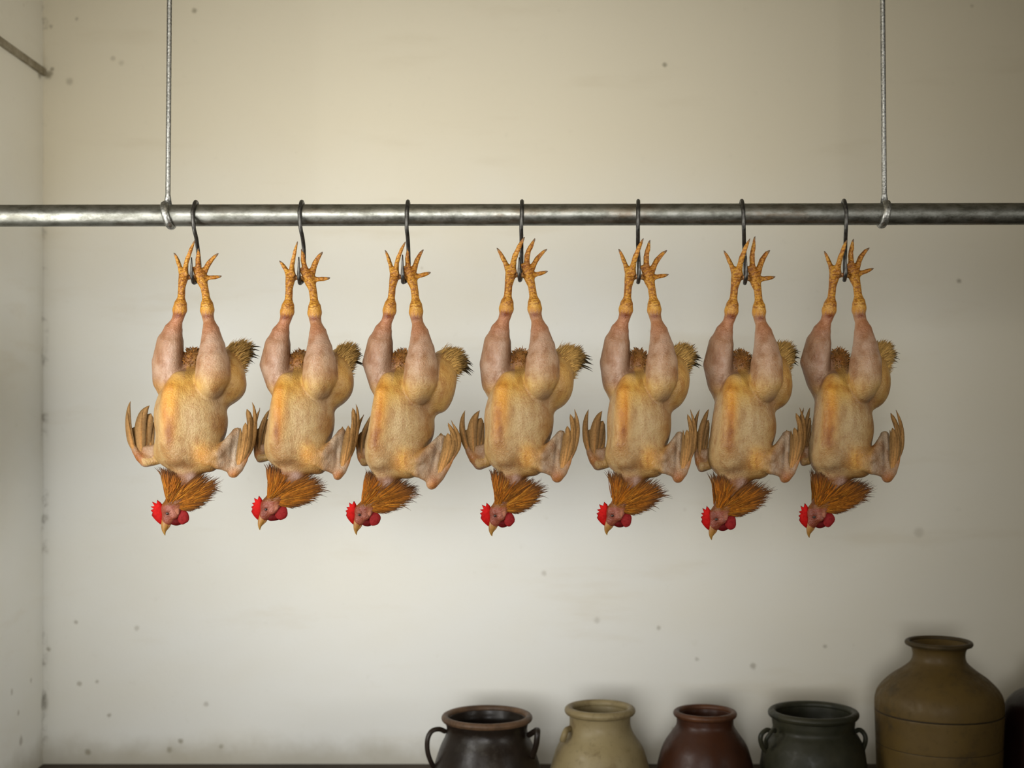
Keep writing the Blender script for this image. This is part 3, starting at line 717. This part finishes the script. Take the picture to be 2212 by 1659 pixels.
def wing_feather(d, i, near, seed):
    r = random.Random(seed*31+i); b, c, t, w = d
    t = (t[0]+r.uniform(-2, 2), t[1]+r.uniform(-4, 4), t[2]); g = r.uniform(0.85, 1.12)
    col = np.array((0.27, 0.145, 0.046))*g if (near and i < 4) else np.array((0.215, 0.120, 0.042))*g
    V, F, C = blade(b, c, t, w, col, col*0.5, (0.25 if near else -0.2, -1, 0), 14, cup=0.35, round_tip=(i % 2 == 1), rachis=(0.30, 0.165, 0.06), fall=4.0, edge=(0.5, 0.85))
    # narrow covert along the shaft gives the quill its body
    V2, F2, C2 = blade(b, ((b[0]+c[0])/2, (b[1]+c[1])/2, (b[2]+c[2])/2-3.5), tuple(0.45*np.array(c)+0.55*np.array(t)-np.array((0, 0, 2.5))), w*0.45, (0.38, 0.19, 0.06), col*0.8, (0, -1, 0), 10, cup=0.5)
    C[1::3] = C[1::3]*0.5+col*0.5
    return merge([(V, F, C), (V2, F2, C2)])

COMB = [(1058, 1092), (1051, 1085.5), (1049.5, 1094), (1040.5, 1090), (1044.5, 1099.5), (1037, 1101), (1042.5, 1105.5), (1036.5, 1109), (1040, 1113), (1038, 1119), (1042, 1125), (1047, 1130.5), (1052, 1135), (1057, 1138), (1061, 1132), (1061, 1120), (1060, 1108), (1061, 1098)]
def comb():
    P = np.array(COMB, float); c = P.mean(0)+np.array((4, 0)); n = len(P); V = []; C = []; F = []
    rings = [(1.0, -0.6), (0.86, -3.4), (0.5, -4.2), (1.0, 0.6), (0.86, 3.4), (0.5, 4.2)]
    for s, dy in rings:
        Q = c+(P-c)*s
        for q in Q: V.append((q[0], -22+dy, q[1])); tipk = (1.0 if s > 0.95 else 0.35)*(q[0] < 1041.5 or q[1] < 1087); C.append(np.array((0.36, 0.006, 0.005))*(1-0.8*tipk)*(1-0.35*min(1, max(0, (q[1]-1108)/25))))
    k = n
    for a, b in ((0, 1), (1, 2)):
        for i in range(n): F.append((a*k+i, b*k+i, b*k+(i+1) % n, a*k+(i+1) % n))
    for a, b in ((3, 4), (4, 5)):
        for i in range(n): F.append((a*k+i, a*k+(i+1) % n, b*k+(i+1) % n, b*k+i))
    for i in range(n): F.append((i, (i+1) % n, 3*k+(i+1) % n, 3*k+i))
    F += [tuple(2*k+i for i in range(n)), tuple(5*k+i for i in range(n))[::-1]]
    return np.array(V), F, np.array(C)

def horn_cone(pts, col0, col1, n=12, flat=1.0):
    """pts (px,py,y,r)"""
    P = smooth_path([(p[0], p[2], p[1]) for p in pts], 5); R = smooth_path([(p[3], 0, 0) for p in pts], 5)[:, 0].clip(0.15)
    V, F = tube(P, R, n); yc = P[0][1]; m = len(P)
    V[:, 1] = yc+(V[:, 1]-yc)*flat
    t = np.repeat(np.linspace(0, 1, m), n)[:, None]
    return V, F, np.array(col0)*(1-t)+np.array(col1)*t

print('building reference body')
BV, BF = body_field(); BF = BF.tolist()
print('body verts', len(BV))
CLAWS = [[(1078, 542.5, -9, 2.6), (1075.5, 538.5, -10, 2.0), (1073, 535.5, -12, 0.4)], [(1128.6, 520, -32, 2.9), (1131, 515.5, -33, 2.1), (1133.5, 512, -35, 0.4)],
         [(1151.6, 523, -20, 2.9), (1154, 518.5, -21, 2.2), (1155.5, 514.5, -23, 0.4)], [(1174.4, 543.8, -8, 3.0), (1178.5, 540.5, -9, 2.2), (1182, 537.8, -11, 0.4)], [(1176, 588.3, -7, 3.0), (1180, 587, -8, 2.3), (1183.5, 586, -10, 0.5)]]
BIRD_LABELS = [
 'plucked rooster hanging leftmost on the rail, nearest the left wall, both wings spread free',
 'plucked rooster second from the left, its outer left toe short and bent low',
 'plucked rooster third from the left, right wing hanging lowest and swung out',
 'plucked rooster fourth from either end, hanging in the middle of the rail',
 'plucked rooster third from the right, straight above the reddish brown jar and cream jar',
 'plucked rooster second from the right, its right wing overlapping the last rooster',
 'plucked rooster hanging rightmost, nearest the right rod, in the dimmest light']
for k in range(7):
    W = make_warp(k)
    px0 = 0.5*(LM['plL'][1][k][0]+LM['plR'][1][k][0]); py0 = 0.5*(LM['plL'][1][k][1]+LM['plR'][1][k][1])
    base = U(px0, py0, 0)
    bird = empty('plucked_rooster', tuple(base)); tag(bird, BIRD_LABELS[k], 'chicken', 'plucked roosters hanging in a row')
    def put(name, V, F, C, mat, parent=None, label=None):
        return mesh_from(name, W(Uarr(V)), F, mat, parent or bird, C, loc=base, label=label)
    body = put('body', BV, BF, body_colors(BV, 11+k), M_skin)
    put('hackle_feathers', *hackle(100+k), M_feather, label='golden brown neck feathers with dark tips')
    put('tail_feathers', *tail_tuft(200+k), M_feather, label='short golden tail tuft with black tips')
    put('vent_fluff', *vent_fluff(300+k), M_feather, label='brown fluff between the thighs')
    for i, d in enumerate(WR): put('wing_feather', *wing_feather(d, i, True, 400+k), M_feather)
    for i, d in enumerate(WL): put('wing_feather', *wing_feather(d, i, False, 500+k), M_feather)
    put('comb', *comb(), M_comb, label='bright red serrated comb')
    V, F, C = horn_cone([(1065, 1126, -22, 9.0), (1063.5, 1137, -22, 8.4), (1061.5, 1146, -22, 5.6), (1061.6, 1153, -22, 2.8), (1063, 1158.6, -22, 0.4)], (0.2520, 0.1134, 0.0294), (0.2016, 0.1134, 0.0185), 14, 0.8)
    put('beak', V, F, C, M_horn, label='yellow brown horn beak')
    V, F, C = horn_cone([(1071, 1129, -22, 5.5), (1069.5, 1138, -22, 4.6), (1066.5, 1145, -22, 2.6), (1065, 1150, -22, 0.4)], (0.30, 0.14, 0.05), (0.26, 0.14, 0.05), 12, 0.8)
    put('lower_beak', V, F, C, M_horn)
    for (c, r, col, s) in (((1100, 1122, -29), (11.5, 15.5, 5), (0.17, 0.012, 0.012), 1), ((1086, 1131, -24), (13, 8.5, 6), (0.07, 0.004, 0.004), 2), ((1094, 1124, -14), (12, 13, 4.5), (0.10, 0.008, 0.008), 3)):
        V, F = ellipsoid(c, r, wob=0.05, seed=s+k); put('wattle', V, F, np.tile(col, (len(V), 1)), M_comb, label='dark red wattle')
    V, F = ellipsoid((1089.5, 1108, -34.5), (4.0, 9.0, 3.0), wob=0.06, seed=k); put('earlobe', V, F, np.tile((0.25, 0.10, 0.06), (len(V), 1)), M_comb, label='pale pinkish earlobe')
    V, F = ellipsoid((1069.6, 1114, -35.6), (3.3, 2.9, 2.6), 14, 10); put('eye', V, F, np.tile((0.02, 0.01, 0.01), (len(V), 1)), M_eye)
    for cl in CLAWS: put('claw', *horn_cone(cl, (0.26, 0.13, 0.04), (0.05, 0.035, 0.025), 8), M_horn)

# ------------------------------------------------------------------ hooks
m = Mat('blackened_wire', 0.38, 0.5, 0.85); n = m.noise(90, 4, 0.6); m.base(m.mix(m.ramp(n, 0.35, 0.7), (0.085, 0.082, 0.074), (0.035, 0.033, 0.03))); m.bump(n, 0.2, 0.001); M_hook = m.m
#        top behind, front of pipe, below pipe, shank, J start, J bottom x, J tip (x, py)
HOOKS = [(430, 415.8, 419, 427, 431, 419, (413.8, 556)), (657, 646.7, 649.4, 656, 657, 648, (645.5, 555)), (884, 878.4, 878.5, 882, 883, 871, (869.6, 550)),
         (1128, 1127, 1126, 1126.5, 1126.5, 1123, (1121.5, 556)), (1379, 1378.4, 1378, 1378, 1380, 1378.5, (1381, 562)), (1599, 1605.7, 1606.6, 1607.5, 1610, 1609, (1612, 553)), (1818, 1828.4, 1827.5, 1826, 1825, 1824, (1827, 545))]
HOOK_LABELS = ['leftmost black wire hook, twisted, holding the rooster nearest the left wall', 'second black wire hook from the left, leaning right as it drops', 'third black wire hook from the left, just left of the middle one',
               'middle black wire hook, straight, holding the fourth rooster', 'third black wire hook from the right, seen exactly edge on', 'second black wire hook from the right, its loop turned left', 'rightmost black wire hook, beside the right rod clamp']
for k, h in enumerate(HOOKS):
    by = bar_py(h[1]); pj = 0.5*(LM['plL'][1][k][1]+LM['plR'][1][k][1])+17.2; rr = 29.4
    P = [(h[0]+0.6*(h[0]-h[1]), by+10, 29.5)]
    for t in np.linspace(80, -82, 10):
        f = (80-t)/162.0; P.append((h[0]+(h[1]-h[0])*f, by-rr*math.cos(math.radians(t)), rr*math.sin(math.radians(t))))
    P += [(h[2], by+28, -27.5), (h[3]*0.6+h[2]*0.4, by+48, -14), (h[3], by+70, 2), (h[4], pj-38, 14), (h[4], pj-18, 14), (h[4]*.6+h[5]*.4, pj-5, 9), (h[5], pj, -3), (h[5]*.5+h[6][0]*.5, pj-7, -15), (h[6][0], pj-20, -21), (h[6][0], h[6][1], -23)]
    W3 = Uarr([(p[0], p[2], p[1]) for p in P]); pts = smooth_path(W3, 6); n = len(pts)
    R = np.full(n, 0.0043); R[-8:] = np.linspace(0.0043, 0.0012, 8); R[0] = 0.002
    V, F = tube(pts, R, 12); loc = U(h[1], by-rr, 0)
    o = mesh_from('meat_hook', V, F, M_hook, loc=loc)
    tag(o, HOOK_LABELS[k], 'hook', 'wire hooks on the rail')

# ------------------------------------------------------------------ jars on the bench
YJ = 0.62
SC = (D0+YJ)/FPX
def jar_mat(name, c0, c1, rough, scale=9, bump=0.3, spec=0.26, spot=None):
    m = Mat(name, rough, spec); n = m.noise(scale, 6, 0.6); f = m.noise(scale*8, 4, 0.6)
    c = m.mix(m.ramp(n, 0.35, 0.68), c0, c1); c = m.mix(m.ramp(f, 0.55, 0.75, 0, 0.35), c, tuple(v*0.5 for v in c0))
    if spot: c = m.mix(m.ramp(m.noise(scale*1.7, 5, 0.7), 0.54, 0.70, 0, 0.7), c, spot)
    m.base(c); m.bump(m.math('ADD', n, m.math('MULTIPLY', f, 0.3)), bump, 0.004); m.rough(m.ramp(f, 0.3, 0.7, rough*0.85, min(1, rough*1.25)))
    return m.m
def prof_px(cx, pts, thick=9):
    """pts: (half width px, py) outline from base upward -> lathe profile (m) with an inner wall"""
    out = []
    for hw, py in pts: out.append((hw*SC, ZC+(HY-py)*SC-ZB))
    return out
PB = HY+(ZC-ZB)/SC           # pixel row of the bench surface at the jars' distance
def jar(name, cx, outline, rim_py, rim_out, rim_r, mat, rim_mat, label, cat, fine=True):
    x0 = (cx-CX)*SC; loc = (x0, YJ, ZB)
    outline = list(outline)+[(rim_out-rim_r*0.9, rim_py+rim_r*0.3)]
    P = np.array([(a, b, 0) for a, b in prof_px(cx, outline)]); P = smooth_path(P, 6)[:, :2]
    th = 0.010
    inner = [(max(r-th, 0.02), z) for r, z in P[::-1]]; inner[-1] = (inner[-1][0], inner[-1][1]+0.012)
    V, F = lathe([(r, z) for r, z in P]+inner, 72, (x0, YJ, ZB))
    root = empty(name, loc)
    body = mesh_from('jar_body', V, F, mat, root, loc=loc)
    zr = ZC+(HY-rim_py)*SC; R = rim_out*SC; rr = rim_r*SC
    ring = [(R-rr+rr*math.cos(t)*1.0, zr-ZB+rr*1.0*math.sin(t)) for t in np.linspace(0, 2*math.pi, 15)]
    V, F = lathe(ring, 72, (x0, YJ, ZB), False); mesh_from('rim', V, F, rim_mat, root, loc=loc)
    tag(root, label, cat, 'earthenware jars along the back wall')
    return root, loc
def lug(root, loc, pts, r, mat, name='handle'):
    P = smooth_path([U(p[0], p[1], YJ+p[2]) for p in pts], 6); V, F = tube(P, r, 12); mesh_from(name, V, F, mat, root, loc=loc)

Md = jar_mat('dark_brown_glaze', (0.0105, 0.0070, 0.0049), (0.0210, 0.0133, 0.0084), 0.34, 7, spot=(0.0385, 0.0336, 0.0266))
Mdr = jar_mat('worn_brown_rim', (0.1125, 0.0638, 0.0338), (0.0525, 0.0300, 0.0165), 0.5, 18)
r_, l_ = jar('crock', 1052, [(84, PB), (108, PB-34), (115.5, PB-66), (112, 1645), (101, 1612), (90, 1588), (87, 1572), (90, 1560)], 1550, 98.5, 7.5, Md, Mdr, 'dark brown glazed two-handled crock, first jar from the left', 'jar')
lug(r_, l_, [(962, 1580, 0), (948, 1575, -.01), (932, 1580, -.02), (923.5, 1598, -.025), (924, 1625, -.025), (933, 1650, -.02), (945, 1668, -.01)], 0.0065, Md)
lug(r_, l_, [(1142, 1588, -.03), (1153, 1581, -.05), (1160, 1577, -.06), (1161, 1582, -.085), (1158, 1610, -.085), (1150, 1635, -.06)], 0.0075, Md)
Mc = jar_mat('cream_glaze', (0.2376, 0.1908, 0.0972), (0.1872, 0.1404, 0.0662), 0.45, 8, spot=(0.1296, 0.0900, 0.0396))
r_, l_ = jar('storage_jar', 1296, [(80, PB), (100, PB-30), (108, PB-62), (104, 1648), (92, 1612), (74, 1585), (66, 1565), (66, 1546)], 1534, 76.5, 9, Mc, Mc, 'pale cream glazed jar with a small lug, second jar from the left', 'jar')
lug(r_, l_, [(1232, 1574, -.02), (1224, 1577, -.04), (1219, 1587, -.055), (1215, 1600, -.05)], 0.008, Mc, 'lug')
Mr = jar_mat('red_brown_glaze', (0.042, 0.0135, 0.0055), (0.024, 0.008, 0.0035), 0.38, 7)
Mrr = jar_mat('orange_brown_rim', (0.0900, 0.0345, 0.0135), (0.0525, 0.0195, 0.0083), 0.45, 18)
r_, l_ = jar('storage_jar', 1523, [(76, PB), (96, PB-34), (103.5, PB-68), (101, 1645), (90, 1610), (72, 1582), (62, 1566), (61, 1553)], 1541, 68.5, 7, Mr, Mrr, 'reddish brown glazed round jar, third jar from the left', 'jar')
Mg = jar_mat('grey_green_glaze', (0.018, 0.0185, 0.0105), (0.033, 0.031, 0.017), 0.46, 8, spot=(0.008, 0.010, 0.007))
r_, l_ = jar('crock', 1757, [(92, PB), (108, PB-34), (114, PB-70), (112, 1640), (107, 1610), (96, 1588), (87, 1574), (88, 1560)], 1541, 97, 8.5, Mg, Mg, 'dark grey green two-lugged crock, left of the tall jug', 'jar')
lug(r_, l_, [(1668, 1580, -.02), (1656, 1577, -.03), (1645, 1586, -.04), (1643, 1600, -.04), (1650, 1618, -.03), (1662, 1626, -.02)], 0.0062, Mg, 'lug')
lug(r_, l_, [(1674, 1580, -.055), (1672, 1576, -.07), (1664, 1584, -.085), (1655, 1598, -.085), (1656, 1614, -.06)], 0.005, Mg, 'lug')
lug(r_, l_, [(1846, 1580, -.02), (1858, 1577, -.03), (1868, 1588, -.04), (1869, 1603, -.04), (1862, 1622, -.03), (1854, 1630, -.02)], 0.0062, Mg, 'lug')
Mt = jar_mat('tan_stoneware', (0.105, 0.066, 0.0165), (0.078, 0.048, 0.013), 0.52, 6, spot=(0.045, 0.031, 0.013))
Mtr = jar_mat('dark_tan_rim', (0.0350, 0.0238, 0.0077), (0.0560, 0.0364, 0.0126), 0.5, 16)
r_, l_ = jar('jug', 2028, [(126, PB), (130, PB-20), (131, PB-80), (132.5, 1607), (131, 1604), (132.5, 1601), (134, 1560), (135, 1538), (133.6, 1534), (135, 1530), (134, 1508), (126, 1488), (104, 1465), (76, 1445), (59, 1429), (55, 1415), (57, 1402), (62, 1396)], 1389, 71.5, 5.5, Mt, Mtr, 'tall tan stoneware jug with narrow neck and two grooves, tallest jar', 'jug')
for (py, hw) in ((1534, 134.6), (1604, 131.9)):
    a = hw*SC; z = ZC+(HY-py)*SC-ZB
    ring = [(a-0.003+0.0038*math.cos(t), z+0.0045*math.sin(t)) for t in np.linspace(0, 2*math.pi, 9)]
    V, F = lathe(ring, 72, (l_[0], YJ, ZB), False); mesh_from('groove_band', V, F, jar_mat('groove_brown', (0.018, 0.011, 0.004), (0.028, 0.018, 0.006), 0.6, 20), r_, loc=l_)
Mm = jar_mat('dark_maroon_glaze', (0.0156, 0.0048, 0.0036), (0.0084, 0.0030, 0.0024), 0.35, 7)
r_, l_ = jar('storage_jar', 2296, [(100, PB), (124, PB-60), (131, 1650), (130, 1590), (122, 1535), (100, 1504), (66, 1488), (58, 1476), (60, 1466)], 1458, 70, 7, Mm, Mm, 'dark maroon jar cut off by the right edge, right of the tall jug', 'jar')
